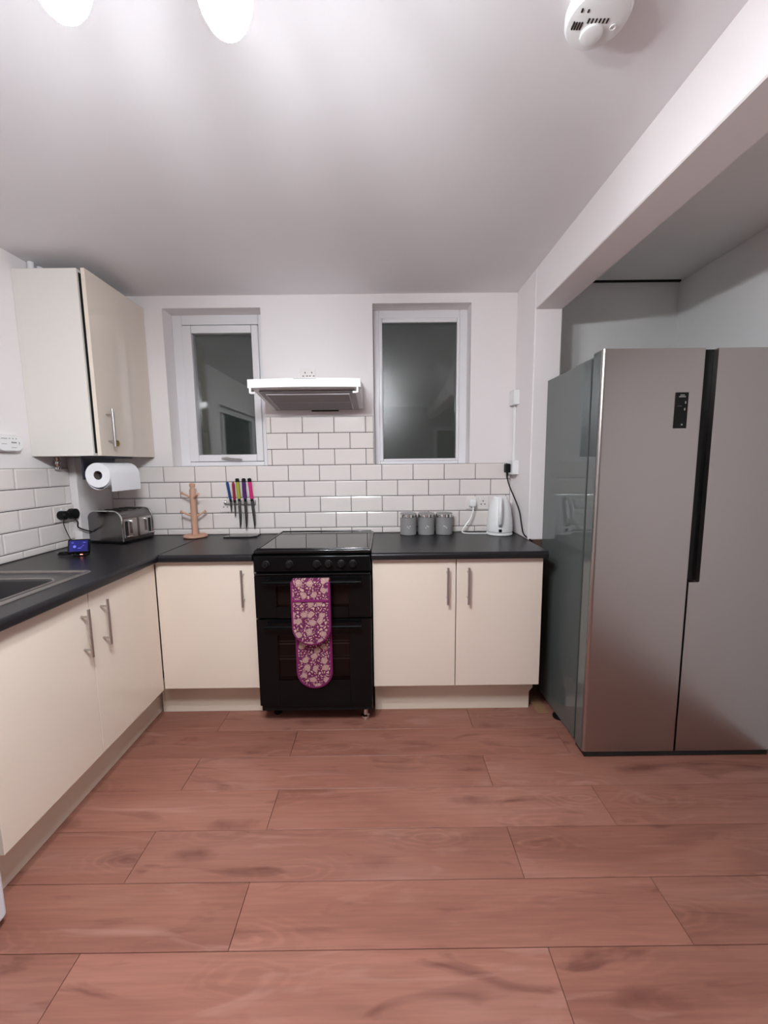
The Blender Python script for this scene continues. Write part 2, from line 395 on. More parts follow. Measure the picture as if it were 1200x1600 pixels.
# windows
def frame_bm(x0, x1, z0, z1, t, y0, y1, r=0.004):
    b_ = NB(); tl, tr_, tb, tt = t
    box(b_, x0, x0 + tl, y0, y1, z0, z1, r); box(b_, x1 - tr_, x1, y0, y1, z0, z1, r)
    box(b_, x0 + tl, x1 - tr_, y0, y1, z0, z0 + tb, r); box(b_, x0 + tl, x1 - tr_, y0, y1, z1 - tt, z1, r); return b_
w1 = thing('window_1', (-1.04, 0.12, 1.40), kind='structure')
mk('frame', frame_bm(W1[0], W1[1], W1[2], W1[3], (.062, .052, .028, .062), .115, .185), 'upvc', w1)
SA = Matrix.Translation((-1.284, .135, 0)) @ Matrix.Rotation(math.radians(0.0), 4, 'Z') @ Matrix.Translation((1.284, -.135, 0))
def sash_mk(nm, b_, m_, par, **kw):
    bmesh.ops.transform(b_, matrix=SA, verts=b_.verts); return mk(nm, b_, m_, par, **kw)
sash = sash_mk('sash', frame_bm(-1.282, -0.789, 1.429, 2.305, (.060, .044, .046, .050), .100, .170, .007), 'upvc', w1)
sash_mk('pane', box(NB(), -1.224, -0.831, .128, .132, 1.473, 2.257), 'pane', sash, smooth=False)
sash_mk('pane', box(NB(), -1.224, -0.831, .148, .152, 1.473, 2.257), 'pane', sash, smooth=False)
bm = NB(); box(bm, -1.045, -1.015, .083, .1005, 1.437, 1.457, .004); tube(bm, [(-1.06, .082, 1.449), (-1.03, .078, 1.449), (-0.98, .076, 1.443), (-0.925, .080, 1.440)], [.005, .007, .007, .005])
sash_mk('handle', bm, 'steel', sash, label='metal casement handle')
w2 = thing('window_2', (0.267, 0.12, 1.40), kind='structure')
mk('frame', frame_bm(W2[0], W2[1], W2[2], W2[3], (.038, .052, .022, .052), .115, .185), 'upvc', w2)
mk('bead', frame_bm(-0.006, 0.526, 1.419, 2.341, (.025, .020, .016, .030), .106, .140, .006), 'upvc', w2)
mk('pane', box(NB(), 0.017, 0.508, .122, .126, 1.433, 2.313), 'paneo', w2, smooth=False)
mk('pane', box(NB(), 0.017, 0.508, .145, .149, 1.433, 2.313), 'pane', w2, smooth=False)
w3 = thing('window_3', (XL - .1, -2.4, 1.12), kind='structure')
bm = NB()
for y0, y1, z0, z1 in ((-3.1, -3.04, 1.12, 2.08), (-1.76, -1.70, 1.12, 2.08), (-3.04, -1.76, 1.12, 1.18), (-3.04, -1.76, 2.02, 2.08), (-2.0, -1.92, 1.18, 2.02)): box(bm, XL - .14, XL - .07, y0, y1, z0, z1, .004)
mk('frame', bm, 'upvc', w3)
for y0, y1 in ((-3.04, -2.0), (-1.92, -1.76)): mk('pane', box(NB(), XL - .11, XL - .105, y0, y1, 1.18, 2.02), 'pane', w3, smooth=False)
mk('ceiling_gap_shade', box(NB(), XB1, XR, -0.013, -0.0005, ZA - .003, ZA + .02), 'slot', kind='structure', smooth=False)  # near-black strip painting in the shade of the gap at the ceiling edge
# boxed-in pipes in the corner, room door behind the viewer
mk('trim_1', box(NB(), XL, -1.755, -0.30, 0, ZT, 1.458, .003, 1), 'wall', kind='structure', smooth=False)
d1 = thing('door_1', (1.42, YR, 0), kind='structure')
bm = NB(); box(bm, 1.05, 1.80, YR - .01, YR + .03, 0.005, 2.0, .003)
mk('panel', bm, 'door', d1); mk('frame', frame_bm(0.98, 1.858, 0, 2.07, (.06, .06, .001, .06), YR, YR + .05, .003), 'upvc', d1)

# ------------------------------------------------------------------ base cabinets
YD, XD = -0.585, -1.18
def handle_bm(x, y, z0, z1, nx, ny, so=0.032, r=0.006):
    b_ = NB(); tube(b_, [(x + nx * so, y + ny * so, z0), (x + nx * so, y + ny * so, z1)], r, 12)
    for z in (z0 + .03, z1 - .03): tube(b_, [(x, y, z), (x + nx * so, y + ny * so, z)], .0045, 8)
    return b_
def carcass_back(x0, x1):
    b_ = NB(); t = .018; yb, yf = -0.012, YD + .021
    box(b_, x0, x0 + t, yf, yb, .20, .908); box(b_, x1 - t, x1, yf, yb, .20, .908); box(b_, x0 + t, x1 - t, yf, yb, .20, .22)
    box(b_, x0 + t, x1 - t, yb - .01, yb, .22, .908); box(b_, x0 + t, x1 - t, yf, yf + .1, .89, .908); return b_
c1 = thing('base_cabinet', (-0.92, -0.3, 0), 'single-door cream base cabinet between the corner and the black cooker', 'cabinet')
mk('carcass', carcass_back(-1.150, -0.664), 'carc', c1)
d = mk('door', box(NB(), -1.177, -0.666, YD, YD + .019, .208, .908, .002, 2), 'cream', c1)
mk('handle', handle_bm(-0.722, YD, .672, .868, 0, -1), 'steel', d, label='brushed steel bar handle')
mk('plinth', box(NB(), -1.262, -0.664, -0.470, -0.455, 0.001, .198, .001, 1), 'plinth', c1)
c2 = thing('base_cabinet', (0.395, -0.3, 0), 'double-door cream base cabinet between the cooker and the fridge', 'cabinet')
mk('carcass', carcass_back(-0.045, 0.842), 'carc', c2)
d = mk('door', box(NB(), -0.047, 0.388, YD, YD + .019, .208, .910, .002, 2), 'cream', c2)
mk('handle', handle_bm(0.343, YD, .672, .868, 0, -1), 'steel', d, label='brushed steel bar handle')
d = mk('door', box(NB(), 0.392, 0.843, YD, YD + .019, .208, .910, .002, 2), 'cream', c2)
mk('handle', handle_bm(0.451, YD, .672, .868, 0, -1), 'steel', d, label='brushed steel bar handle')
bm = NB(); prism(bm, [(-0.045, .001), (0.835, .001), (0.835, .10), (0.855, .125), (0.855, .205), (-0.045, .205)], 'Y', -0.470, -0.455)
mk('plinth', bm, 'plinth', c2)
c3 = thing('base_cabinet', (-1.45, -1.05, 0), 'long cream base cabinet with two doors under the sink', 'cabinet')
bm = NB(); t = .018
for y0, y1 in ((-0.60, -0.582), (-1.515, -1.497)): box(bm, XL + .012, XD - .021, y0, y1, .20, .908)
box(bm, XL + .012, XD - .021, -1.497, -0.60, .20, .22); box(bm, XL + .012, XL + .022, -1.497, -0.60, .22, .908)
mk('carcass', bm, 'carc', c3)
d = mk('door', box(NB(), XD - .019, XD, -1.060, -0.588, .203, .905, .002, 2), 'cream', c3)
mk('handle', handle_bm(XD, -0.998, .655, .852, 1, 0), 'steel', d, label='brushed steel bar handle')
d = mk('door', box(NB(), XD - .019, XD, -1.512, -1.064, .203, .905, .002, 2), 'cream', c3)
mk('handle', handle_bm(XD, -1.108, .652, .848, 1, 0), 'steel', d, label='brushed steel bar handle')
mk('plinth', box(NB(), -1.290, -1.275, -1.515, -0.452, 0.001, .198, .001, 1), 'plinth', c3)

# worktops: postformed front edge
def wt_profile(front, back, z0=.913, z1=ZT, r=.016):
    s = 1 if front > back else -1
    o = [(back, z0), (back, z1)]
    for k in range(7):
        a = math.radians(90 - 15 * k); o.append((front - s * r + s * r * math.cos(a), z1 - r + r * math.sin(a)))
    for k in range(5):
        a = math.radians(-22.5 * k); o.append((front - s * .008 + s * .008 * math.cos(a), z0 + .008 + .008 * math.sin(a)))
    return o
bm = NB(); prism(bm, wt_profile(-0.622, -0.0022), 'X', -1.1385, -0.662)
mk('worktop', bm, 'worktop', label='short dark slate-look worktop between the corner joint and the cooker', cat='worktop', group='dark worktops')
bm = NB(); prism(bm, wt_profile(-0.622, -0.0022), 'X', -0.050, 0.856)
mk('worktop', bm, 'worktop', label='dark slate-look worktop carrying the kettle and three canisters', cat='worktop', group='dark worktops')
SX0, SX1, SY0, SY1 = -1.70, -1.272, -1.90, -0.915
bm = NB(); prism(bm, wt_profile(-1.140, SX1), 'Y', -2.16, -0.0025)
box(bm, XL + .0022, SX0, -2.16, -0.0025, .913, ZT); box(bm, SX0, SX1, SY1, -0.0025, .913, ZT); box(bm, SX0, SX1, -2.16, SY0, .913, ZT)
bmesh.ops.remove_doubles(bm, verts=bm.verts, dist=1e-5)
wl = mk('worktop', bm, 'worktop', label='long dark slate-look worktop along the left wall around the sink', cat='worktop', group='dark worktops')
mk('joint_strip', box(NB(), -1.1400, -1.1383, -0.618, -0.0025, .915, ZT + .0004), 'slot', wl, smooth=False)
# sink with drainer
def ring(x0, x1, y0, y1, r, z): return [(u, v, z) for u, v in rrect(x0, x1, y0, y1, r, 4)]
sk = thing('sink', (-1.48, -1.4, ZT), 'dark inset sink with raised rim and drainer in the worktop', 'sink')
bm = NB(); loft(bm, [ring(SX0 - .012, SX1 + .012, SY0 - .012, SY1 + .012, .03, ZT + .0005), ring(SX0 - .008, SX1 + .008, SY0 - .008, SY1 + .008, .03, ZT + .005),
    ring(SX0 + .006, SX1 - .006, SY0 + .006, SY1 - .006, .028, ZT + .005), ring(SX0 + .012, SX1 - .012, SY0 + .012, SY1 - .012, .026, ZT + .001)], cap=False)
mk('rim', bm, 'sinkr', sk)
bm = NB(); loft(bm, [ring(SX0 + .012, SX1 - .012, SY0 + .012, SY1 - .012, .026, ZT + .001), ring(SX0 + .02, SX1 - .02, SY0 + .02, SY1 - .02, .02, ZT - .004),
    ring(SX0 + .05, SX1 - .05, -1.45, SY1 - .10, .05, ZT - .004), ring(SX0 + .055, SX1 - .055, -1.445, SY1 - .105, .05, ZT - .012),
    ring(SX0 + .07, SX1 - .07, -1.43, SY1 - .12, .05, ZT - .15)], cap=False)
bm.verts.ensure_lookup_table(); n = 20; bm.faces.new([bm.verts[i] for i in range(len(bm.verts) - n, len(bm.verts))])
mk('bowl', bm, 'sink', sk)
bm = NB(); loft(bm, [ring(SX0 + .044, SX1 - .044, -1.456, SY1 - .094, .055, ZT - .0038), ring(SX0 + .047, SX1 - .047, -1.453, SY1 - .097, .055, ZT + .001), ring(SX0 + .052, SX1 - .052, -1.448, SY1 - .102, .05, ZT - .003)], cap=False)
mk('bowl_rim', bm, 'sinkr', sk)

# white appliance at the end of the run
ap = thing('washing_machine', (-1.46, -1.83, 0), 'white freestanding appliance cut by the photo edge beside the sink cabinet', 'appliance')
mk('body', box(NB(), -1.76, -1.165, -2.13, -1.535, .025, .905, .016, 3), 'whitew', ap)
for x, y in ((-1.70, -2.08), (-1.70, -1.59), (-1.23, -2.08), (-1.23, -1.59)): mk('foot', lathe(NB(), [(.018, 0.001), (.018, .026)], (x, y, 0), 12), 'blackm', ap)
bm = NB(); lathe(bm, [(.165, -1.166), (.165, -1.150), (.150, -1.142), (.125, -1.150), (.125, -1.160)], (0, -1.832, .50), 32, 'X', cap=False)
dr = mk('door_ring', bm, 'white', ap)
bm = NB(); lathe(bm, [(.125, -1.160), (.10, -1.150), (.03, -1.145)], (0, -1.832, .50), 32, 'X'); mk('door_glass', bm, 'black', dr)
mk('control_panel', box(NB(), -1.168, -1.158, -2.11, -1.56, .79, .885, .004), 'white', ap)

# ------------------------------------------------------------------ wall cabinet
wc = thing('wall_cabinet', (-1.63, -0.27, 1.46), 'cream wall cabinet hung in the left corner above the toaster', 'cabinet')
mk('carcass', box(NB(), XL + .001, -1.4800, -0.528, -0.004, 1.460, 2.372, .001, 1), 'creamm', wc)
mk('door_gap_shade', box(NB(), -1.4802, -1.4790, -0.516, -0.016, 1.474, 2.358), 'slot', wc, smooth=False)  # dark sheet on the closed carcass, painted shade behind the ajar door
AJ = Matrix.Translation((-1.4745, -0.004, 0)) @ Matrix.Rotation(math.radians(2.2), 4, 'Z') @ Matrix.Translation((1.4745, 0.004, 0))
d = mk('door', box(NB(), -1.4775, -1.458, -0.530, -0.004, 1.459, 2.372, .002, 2, AJ), 'creamw', wc)
mk('edge_band', box(NB(), -1.4773, -1.4582, -0.5308, -0.5298, 1.461, 2.370, 0, 1, AJ), 'cream', d, smooth=False)
bm = handle_bm(-1.458, -0.462, 1.508, 1.706, 1, 0); bmesh.ops.transform(bm, matrix=AJ, verts=bm.verts)
mk('handle', bm, 'steel', d, label='brushed steel bar handle')
bm = NB(); lathe(bm, [(.016, -1.4585), (.016, -1.452), (.011, -1.449)], (0, -0.392, 1.530), 18, 'X'); bmesh.ops.transform(bm, matrix=AJ, verts=bm.verts)
mk('lock', bm, 'brass', d, label='round brass cam lock')
for i, (y, r) in enumerate(((-0.43, .0145), (-0.375, .0145))):
    bm = NB(); tube(bm, [(-1.778, y, 2.373), (-1.778, y, 2.4455)], r, 12)
    mk('water_pipe', bm, 'white', label=('white pipe above the wall cabinet, nearer the viewer', 'white pipe above the wall cabinet, nearer the back wall')[i], cat='pipe', group='pipes above the wall cabinet')
vl = thing('pipe_valve', (-1.775, -0.40, 1.40), 'small metal pipe stop valve under the wall cabinet', 'valve')
bm = NB(); tube(bm, [(-1.775, -0.40, 1.458), (-1.775, -0.40, 1.405)], .008, 10); mk('pipe', bm, 'copper', vl)
bm = NB(); lathe(bm, [(.013, 1.436), (.015, 1.430), (.013, 1.420)], (-1.775, -0.40, 0), 12); lathe(bm, [(.006, 1.388), (.014, 1.392), (.015, 1.402), (.010, 1.410)], (-1.775, -0.40, 0), 12); mk('nut', bm, 'chrome', vl)

# carbon monoxide alarm on the left wall
al = thing('gas_alarm', (XL, -0.677, 1.478), 'small white rounded alarm box on the wall left of the wall cabinet', 'alarm')
bm = NB(); pr = rrect(-0.747, -0.607, 1.480, 1.560, .034, 6)
loft(bm, [[(XL + .0005, u, v) for u, v in pr], [(XL + .026, u, v) for u, v in pr], [(XL + .034, -0.677 + (u + .677) * .93, 1.52 + (v - 1.52) * .88) for u, v in pr]])
mk('case', bm, 'white', al)
bm = NB()
for y0, y1, z0, z1 in ((-.690, -.660, 1.540, 1.543), (-.650, -.645, 1.540, 1.545), (-.632, -.627, 1.540, 1.545), (-.615, -.610, 1.540, 1.545), (-.69, -.665, 1.515, 1.517), (-.640, -.612, 1.521, 1.527), (-.60, -.596, 1.516, 1.528), (-.640, -.615, 1.499, 1.501)):
    box(bm, XL + .0335, XL + .0345, y0 - .032, y1 - .032, z0, z1)
mk('markings', bm, 'grey', al, kind='stuff')

# ------------------------------------------------------------------ cooker
ck = thing('cooker', (-0.355, -0.32, 0), 'black freestanding electric cooker with double oven and glass hob', 'cooker')
CX0, CX1 = -0.655, -0.055
mk('body', box(NB(), CX0 + .004, CX1 - .004, -0.575, -0.03, .085, .945, .003), 'blackm', ck)
hb = mk('hob', box(NB(), CX0 - .004, CX1 + .004, -0.598, -0.024, .9455, .968, .007, 3), 'glint', ck)
mk('hob_glass', box(NB(), CX0 + .018, CX1 - .016, -0.575, -0.055, .967, .9695, .001, 1), 'hob', hb, label='black ceramic hob glass')
bm = NB(); tube(bm, [(CX0 + .01, -0.588, .9705), (CX1 - .01, -0.588, .9705)], .005, 8); tube(bm, [(CX0 + .01, -0.040, .9705), (CX1 - .01, -0.040, .9705)], .004, 8)
for x in (CX0 + .012, CX1 - .012): tube(bm, [(x, -0.588, .9705), (x, -0.040, .9705)], .004, 8)
mk('hob_trim', bm, 'glint', hb)
cp = mk('control_panel', box(NB(), CX0, CX1, -0.618, -0.575, .856, .940, .006, 3), 'black', ck)
for x in (-0.590, -0.470, -0.330, -0.270, -0.205, -0.145):
    bm = NB(); lathe(bm, [(.021, -0.6175), (.021, -0.624), (.016, -0.626), (.015, -0.640), (.012, -0.643)], (x, 0, .898), 18, 'Y'); box(bm, x - .004, x + .004, -0.648, -0.640, .884, .912, .002)
    mk('knob', bm, 'blackm', cp)
mk('trim_strip', box(NB(), CX0 + .004, CX1 - .004, -0.630, -0.576, .842, .850, .003), 'glint', ck)
def oven_door(z0, z1, wx0, wx1, wz0, wz1, hz):
    b_ = NB(); y0, y1 = -0.622, -0.580
    box(b_, CX0, wx0, y0, y1, z0, z1, .004); box(b_, wx1, CX1, y0, y1, z0, z1, .004)
    box(b_, wx0, wx1, y0, y1, z0, wz0, .0); box(b_, wx0, wx1, y0, y1, wz1, z1, .0)
    dd = mk('oven_door', b_, 'black', ck)
    mk('window', box(NB(), wx0 - .002, wx1 + .002, y0 + .002, y0 + .005, wz0 - .002, wz1 + .002), 'smoked', dd, smooth=False)
    mk('cavity', box(NB(), wx0 - .01, wx1 + .01, -0.582, -0.578, wz0 - .01, wz1 + .01), 'oven', dd, smooth=False)
    bm = NB(); tube(bm, [(CX0 + .05, -0.661, hz), (CX1 - .05, -0.661, hz)], .009, 12)
    for x in (CX0 + .07, CX1 - .07): tube(bm, [(x, -0.620, hz), (x, -0.661, hz)], .007, 8)
    mk('handle', bm, 'blackh', dd); return dd
od1 = oven_door(.612, .838, -0.545, -0.172, .672, .786, .812)
od2 = oven_door(.125, .604, -0.548, -0.172, .270, .518, .578)
for z in (.378, .462):
    bm = NB(); tube(bm, [(-0.546, -0.600, z), (-0.174, -0.600, z)], .0032, 6)
    for i in range(1): tube(bm, [(-0.546, -0.592, z + .012), (-0.174, -0.592, z + .012)], .0018, 6)
    mk('rack', bm, 'pale', od2, label='pale shelf wire behind the oven window')
mk('kick_panel', box(NB(), CX0 + .004, CX1 - .002, -0.605, -0.577, .087, .120, .003), 'blackm', ck)
for x, y, m_ in ((-0.60, -0.49, 'blackm'), (-0.098, -0.548, 'chrome'), (-0.60, -0.08, 'blackm'), (-0.105, -0.08, 'blackm')):
    bm = NB(); lathe(bm, [(.020, .001), (.022, .006), (.022, .022), (.012, .028), (.012, .086)], (x, y, 0), 16); mk('foot', bm, m_, ck)

# double oven glove folded over the top oven handle
og = thing('oven_glove', (-0.356, -0.66, .24), 'magenta floral double oven glove hanging on the upper oven handle', 'oven glove')
def pad(x0, x1, z0, z1, y, th, nm):
    r = (x1 - x0) / 2; cx = (x0 + x1) / 2
    pts = [(x1, z1), (x0, z1)] + [(cx - r * math.cos(a), z0 + r * .92 - r * .92 * math.sin(a)) for a in [math.pi * k / 18 for k in range(19)]]
    ins = lambda s: [(cx + (u - cx) * s, (z0 + z1) / 2 + (v - (z0 + z1) / 2) * (1 - (1 - s) * (x1 - x0) / (z1 - z0))) for u, v in pts]
    b_ = NB(); loft(b_, [[(u, y + th / 2, v) for u, v in ins(.95)], [(u, y + th * .2, v) for u, v in pts], [(u, y - th * .2, v) for u, v in pts], [(u, y - th / 2, v) for u, v in ins(.95)]])
    p_ = mk(nm, b_, 'print_', og)
    e_ = NB(); tube(e_, [(x0 + .003, y, z1)] + [(u * .97 + cx * .03, y, v + .002) for u, v in pts[2:]] + [(x1 - .003, y, z1)], .0088, 8)
    mk('binding', e_, 'bind', p_); return p_
pf = pad(-0.449, -0.262, .498, .822, -0.684, .016, 'front_mitt')
mk('cuff_binding', box(NB(), -0.446, -0.265, -0.6975, -0.690, .722, .735, .003), 'bind', pf)
pb = pad(-0.444, -0.266, .240, .822, -0.637, .014, 'back_mitt')
bm = NB(); arc = [(-0.6605 + .0235 * math.cos(a), .820 + .0085 * math.sin(a) + .006 * (math.sin(a) > .1)) for a in [math.pi * k / 10 for k in range(11)]]
inn = [(-0.6605 + .014 * math.cos(a), .818 + .006 * math.sin(a)) for a in [math.pi * (10 - k) / 10 for k in range(11)]]
prism(bm, arc + inn, 'X', -0.447, -0.264); mk('fold', bm, 'print_', og)

# ------------------------------------------------------------------ extractor hood
hd = thing('extractor_hood', (-0.40, -0.22, 1.74), 'white slim extractor hood mounted over the cooker', 'extractor hood')
bm = NB(); prism(bm, [(-0.0085, 1.752), (-0.40, 1.808), (-0.40, 1.856), (-0.0085, 1.905)], 'X', -0.684, -0.108)
mk('body', bm, 'white', hd)
vz = NB(); n = 16; fr, bk = [], []
for k in range(n + 1):
    u = -0.698 + .598 * k / n; s = ((u + .399) / .299); bow = .022 * (1 - s * s)
    fr.append((u, -0.440 - bow)); bk.append((u, -0.385))
poly = fr + bk[::-1]
loft(vz, [[(u, v, 1.808) for u, v in poly], [(u, v, 1.852) for u, v in poly]]); mk('visor', vz, 'white', hd)
mk('underside_tray', (lambda b_: prism(b_, [(-0.03, 1.7435), (-0.385, 1.795), (-0.385, 1.802), (-0.03, 1.7505)], 'X', -0.655, -0.135))(NB()), 'grey', hd)
for y0, y1, nm in ((-0.36, -0.215, 'filter'), (-0.205, -0.055, 'filter')):
    z = lambda y: 1.7415 - (y + .03) * .145
    bm = NB(); prism(bm, [(y0, z(y0)), (y1, z(y1)), (y1, z(y1) - .004), (y0, z(y0) - .004)], 'X', -0.625, -0.165)
    f_ = mk(nm, bm, 'pale', hd)
    bm = NB()
    for i in range(12):
        yy = y0 + (y1 - y0) * (i + .5) / 12; prism(bm, [(yy - .003, z(yy) - .004), (yy + .003, z(yy) - .004), (yy + .003, z(yy) - .0055), (yy - .003, z(yy) - .0055)], 'X', -0.62, -0.17)
    mk('slot_row', bm, 'grey', f_)
mk('switch_slot', box(NB(), -0.43, -0.26, -0.047, -0.036, 1.7335, 1.7405), 'slot', hd)
for x, s in ((-0.682, 1), (-0.116, -1)):
    bm = NB(); box(bm, x - .005, x + .005, -0.455, -0.440, 1.778, 1.810, .002); box(bm, min(x, x + s * .026), max(x, x + s * .026), -0.455, -0.440, 1.775, 1.785, .002)
    mk('bracket', bm, 'white', hd)
mk('trim_line', box(NB(), -0.45, -0.33, -0.4645, -0.4615, 1.8475, 1.8500), 'grey', hd)

# ------------------------------------------------------------------ sockets
def socket_back(x0, x1, z0, z1, label, holes, y=-0.0090, name='wall_socket', switches=()):
    s = thing(name, ((x0 + x1) / 2, y, z0), label, 'socket')
    mk('plate', box(NB(), x0, x1, y - .009, y, z0, z1, .003, 2), 'socketw', s)
    for hx in holes:
        bm = NB(); zc = (z0 + z1) / 2 - .006
        box(bm, hx - .003, hx + .003, y - .0096, y - .0085, zc + .012, zc + .021)
        for q in (-.012, .012): box(bm, hx + q - .005, hx + q + .005, y - .0096, y - .0085, zc - .007, zc - .002)
        mk('pin_holes', bm, 'slot', s)
    for sx in switches: mk('switch', box(NB(), sx - .006, sx + .006, y - .013, y - .008, z1 - .026, z1 - .010, .002), 'white', s)
    return s
socket_back(-1.052, -0.906, 1.1005, 1.187, 'white double socket on the tiles behind the knives', (-1.016, -0.942), switches=(-1.0, -0.955))
socket_back(0.556, 0.702, 1.1005, 1.187, 'white double socket on the tiles left of the kettle', (0.665,), switches=(0.615, 0.645))
socket_back(-0.499, -0.408, 1.935, 1.998, 'small white socket on the wall above the extractor hood', (-0.470, -0.428), y=-.0005)
ls = thing('wall_socket', (XL + .009, -0.378, 1.10), 'white double socket on the left wall with two black plugs', 'socket')
mk('plate', box(NB(), XL + .0095, XL + .0185, -0.451, -0.305, 1.1005, 1.187, .003, 2), 'socketw', ls)
for y in (-0.398, -0.362): mk('switch', box(NB(), XL + .018, XL + .023, y - .006, y + .006, 1.160, 1.176, .002), 'white', ls)
def plug_left(y, r, label, cat='plug'):
    p_ = thing('mains_plug', (XL + .0187, y, 1.12), label, cat)
    bm = NB(); lathe(bm, [(r, XL + .0187), (r * 1.05, XL + .030), (r, XL + .052), (r * .6, XL + .060)], (0, y, 1.138), 20, 'X'); mk('body', bm, 'blackm', p_)
    return p_
pl = plug_left(-0.412, .024, 'black plug nearer the viewer in the left wall socket')
mk('bridge', box(NB(), XL + .024, XL + .050, -0.390, -0.3690, 1.122, 1.140, .004), 'blackm', pl)
pts = spline([(XL + .04, -0.412, 1.116), (XL + .045, -0.425, 1.09), (XL + .06, -0.43, 1.05), (XL + .10, -0.46, 1.01), (-1.64, -0.535, .985), (-1.575, -0.575, .985)])
bm = NB(); tube(bm, pts, .0022, 6); mk('cord', bm, 'blackm', pl)
pl = plug_left(-0.338, .029, 'larger black plug nearer the toaster in the left wall socket')
pts = spline([(XL + .045, -0.338, 1.110), (XL + .055, -0.335, 1.085), (XL + .050, -0.33, 1.060), (-1.738, -0.305, 1.04), (-1.728, -0.252, 1.018)])
bm = NB(); tube(bm, pts, .0035, 6); mk('cord', bm, 'blackm', pl)
# boxes on the divider wall
def side_box(y0, y1, z0, z1, dep, label):
    s = thing('wall_socket', (XB0, (y0 + y1) / 2, z0), label, 'socket')
    mk('back_box', box(NB(), XB0 - dep + .008, XB0 - .0005, y0, y1, z0, z1, .003, 2), 'white', s)
    mk('plate', box(NB(), XB0 - dep, XB0 - dep + .0078, y0 - .001, y1 + .001, z0 - .001, z1 + .001, .002, 2), 'white', s); return s
side_box(-0.115, -0.020, 1.328, 1.416, .042, 'white surface socket low on the side wall with a black plug')
side_box(-0.095, -0.012, 1.758, 1.845, .036, 'white switch box high on the side wall near the right window')
bm = NB(); box(bm, XB0 - .014, XB0 - .0005, -0.034, -0.020, 1.418, 1.755, .002)
mk('cable_trunking', bm, 'white', label='thin white cable trunking between the two side wall boxes', cat='trunking')
fp = thing('mains_plug', (XB0 - .07, -0.068, 1.33), 'black plug with long cord in the socket beside the kettle', 'plug')
mk('body', box(NB(), XB0 - .075, XB0 - .0425, -0.092, -0.045, 1.338, 1.395, .008, 3), 'blackm', fp)
pts = spline([(XB0 - .058, -0.070, 1.342), (XB0 - .056, -0.072, 1.30), (XB0 - .045, -0.085, 1.25), (XB0 - .025, -0.14, 1.17), (XB0 - .012, -0.185, 1.10), (XB0 - .010, -0.225, 1.02), (XB0 - .010, -0.268, .975), (XB0 + .02, -0.325, .945)])
bm = NB(); tube(bm, pts, .0042, 8); tube(bm, [(XB0 - .058, -0.070, 1.342), (XB0 - .057, -0.071, 1.318)], .007, 8); mk('cord', bm, 'blackm', fp)

# ------------------------------------------------------------------ fridge
FX0, FX1, FS = 0.948, 1.842, 1.387
fg = thing('fridge', ((FX0 + FX1) / 2, -0.6, 0), 'large stainless side-by-side fridge freezer with dark grey sides', 'fridge')
mk('body', prism(NB(), [(FX0 + .002, -0.774), (FX1 - .003, -0.774), (FX1 - .003, -0.318), (FX0 - .008, -0.318)], 'Z', .035, 1.852), 'fside', fg)
def fdoor(x0, x1):
    b_ = NB(); pr = [(x0, -0.795), (x0, -0.855)] + [(x0 + .015 - .015 * math.cos(a), -0.855 - .015 * math.sin(a)) for a in [math.pi / 2 * k / 5 for k in range(1, 6)]]
    pr += [(x1 - .006 + .006 * math.sin(a), -0.864 - .006 * math.cos(a)) for a in [math.pi / 2 * k / 3 for k in range(4)]] + [(x1, -0.795)]
    return b_, pr
# left door with sloping outer edge; right door notched for the grip recess
b_, pr = fdoor(FX0, FS - .003); loft(b_, [[(u, v, .030) for u, v in pr], [(u, v, 1.874) for u, v in pr]])
dl = mk('door', b_, 'fridge', fg)
mk('side_skin', box(NB(), FX0 - .0012, FX0 + .004, -0.856, -0.796, .034, 1.870), 'fside', dl, label='grey side of the door')
b_ = NB(); prism(b_, [(FS + .003, .030), (FX1, .030), (FX1, 1.874), (FS + .050, 1.874), (FS + .050, .862), (FS + .046, .856), (FS + .003, .856)], 'Y', -0.870, -0.797)
dr_ = mk('door', b_, 'fridge', fg)
mk('grip_recess', box(NB(), FS - .002, FS + .049, -0.846, -0.797, .857, 1.873), 'black', dr_, label='black full-length grip recess')
mk('seam', box(NB(), FS - .003, FS + .003, -0.840, -0.797, .030, .857), 'slot', dr_, smooth=False)
mk('gasket', box(NB(), FX0 + .008, FX1 - .008, -0.797, -0.773, .04, 1.85), 'slot', fg, smooth=False)
dp = mk('display', box(NB(), 1.2660, 1.3225, -0.8725, -0.869, 1.541, 1.692, .001, 1), 'black', dl, label='black control display')
bm = NB()
for x0, x1, z0, z1 in ((1.286, 1.305, 1.6785, 1.6825), (1.281, 1.310, 1.6715, 1.676), (1.308, 1.313, 1.644, 1.655), (1.306, 1.311, 1.616, 1.626), (1.277, 1.296, 1.6345, 1.6352), (1.298, 1.304, 1.553, 1.560)):
    box(bm, x0, x1, -0.8730, -0.8722, z0, z1)
mk('display_marks', bm, 'grey', dp, kind='stuff')
bm = NB(); box(bm, FX0 + .012, FX0 + .075, -0.80, -0.60, 1.852, 1.866, .004); box(bm, FX0 + .02, FX0 + .06, -0.845, -0.795, 1.8745, 1.882, .003)
mk('hinge_cover', bm, 'fside', fg)
mk('kick_plate', box(NB(), FX0 + .01, FX1 - .01, -0.866, -0.78, .004, .029, .002), 'slot', fg)
for x, y in ((FX0 + .022, -0.56), (FX0 + .05, -0.40), (FX1 - .05, -0.40)):
    bm = NB(); lathe(bm, [(.032, .001), (.032, .012), (.012, .018), (.012, .036)], (x, y, 0), 14); mk('foot', bm, 'blackm', fg)
mk('offcut_board', box(NB(), 0.864, 0.928, -0.53, -0.36, .0005, .008, .002), 'offcut', label='small wooden offcut on the floor in the gap beside the fridge', cat='board')

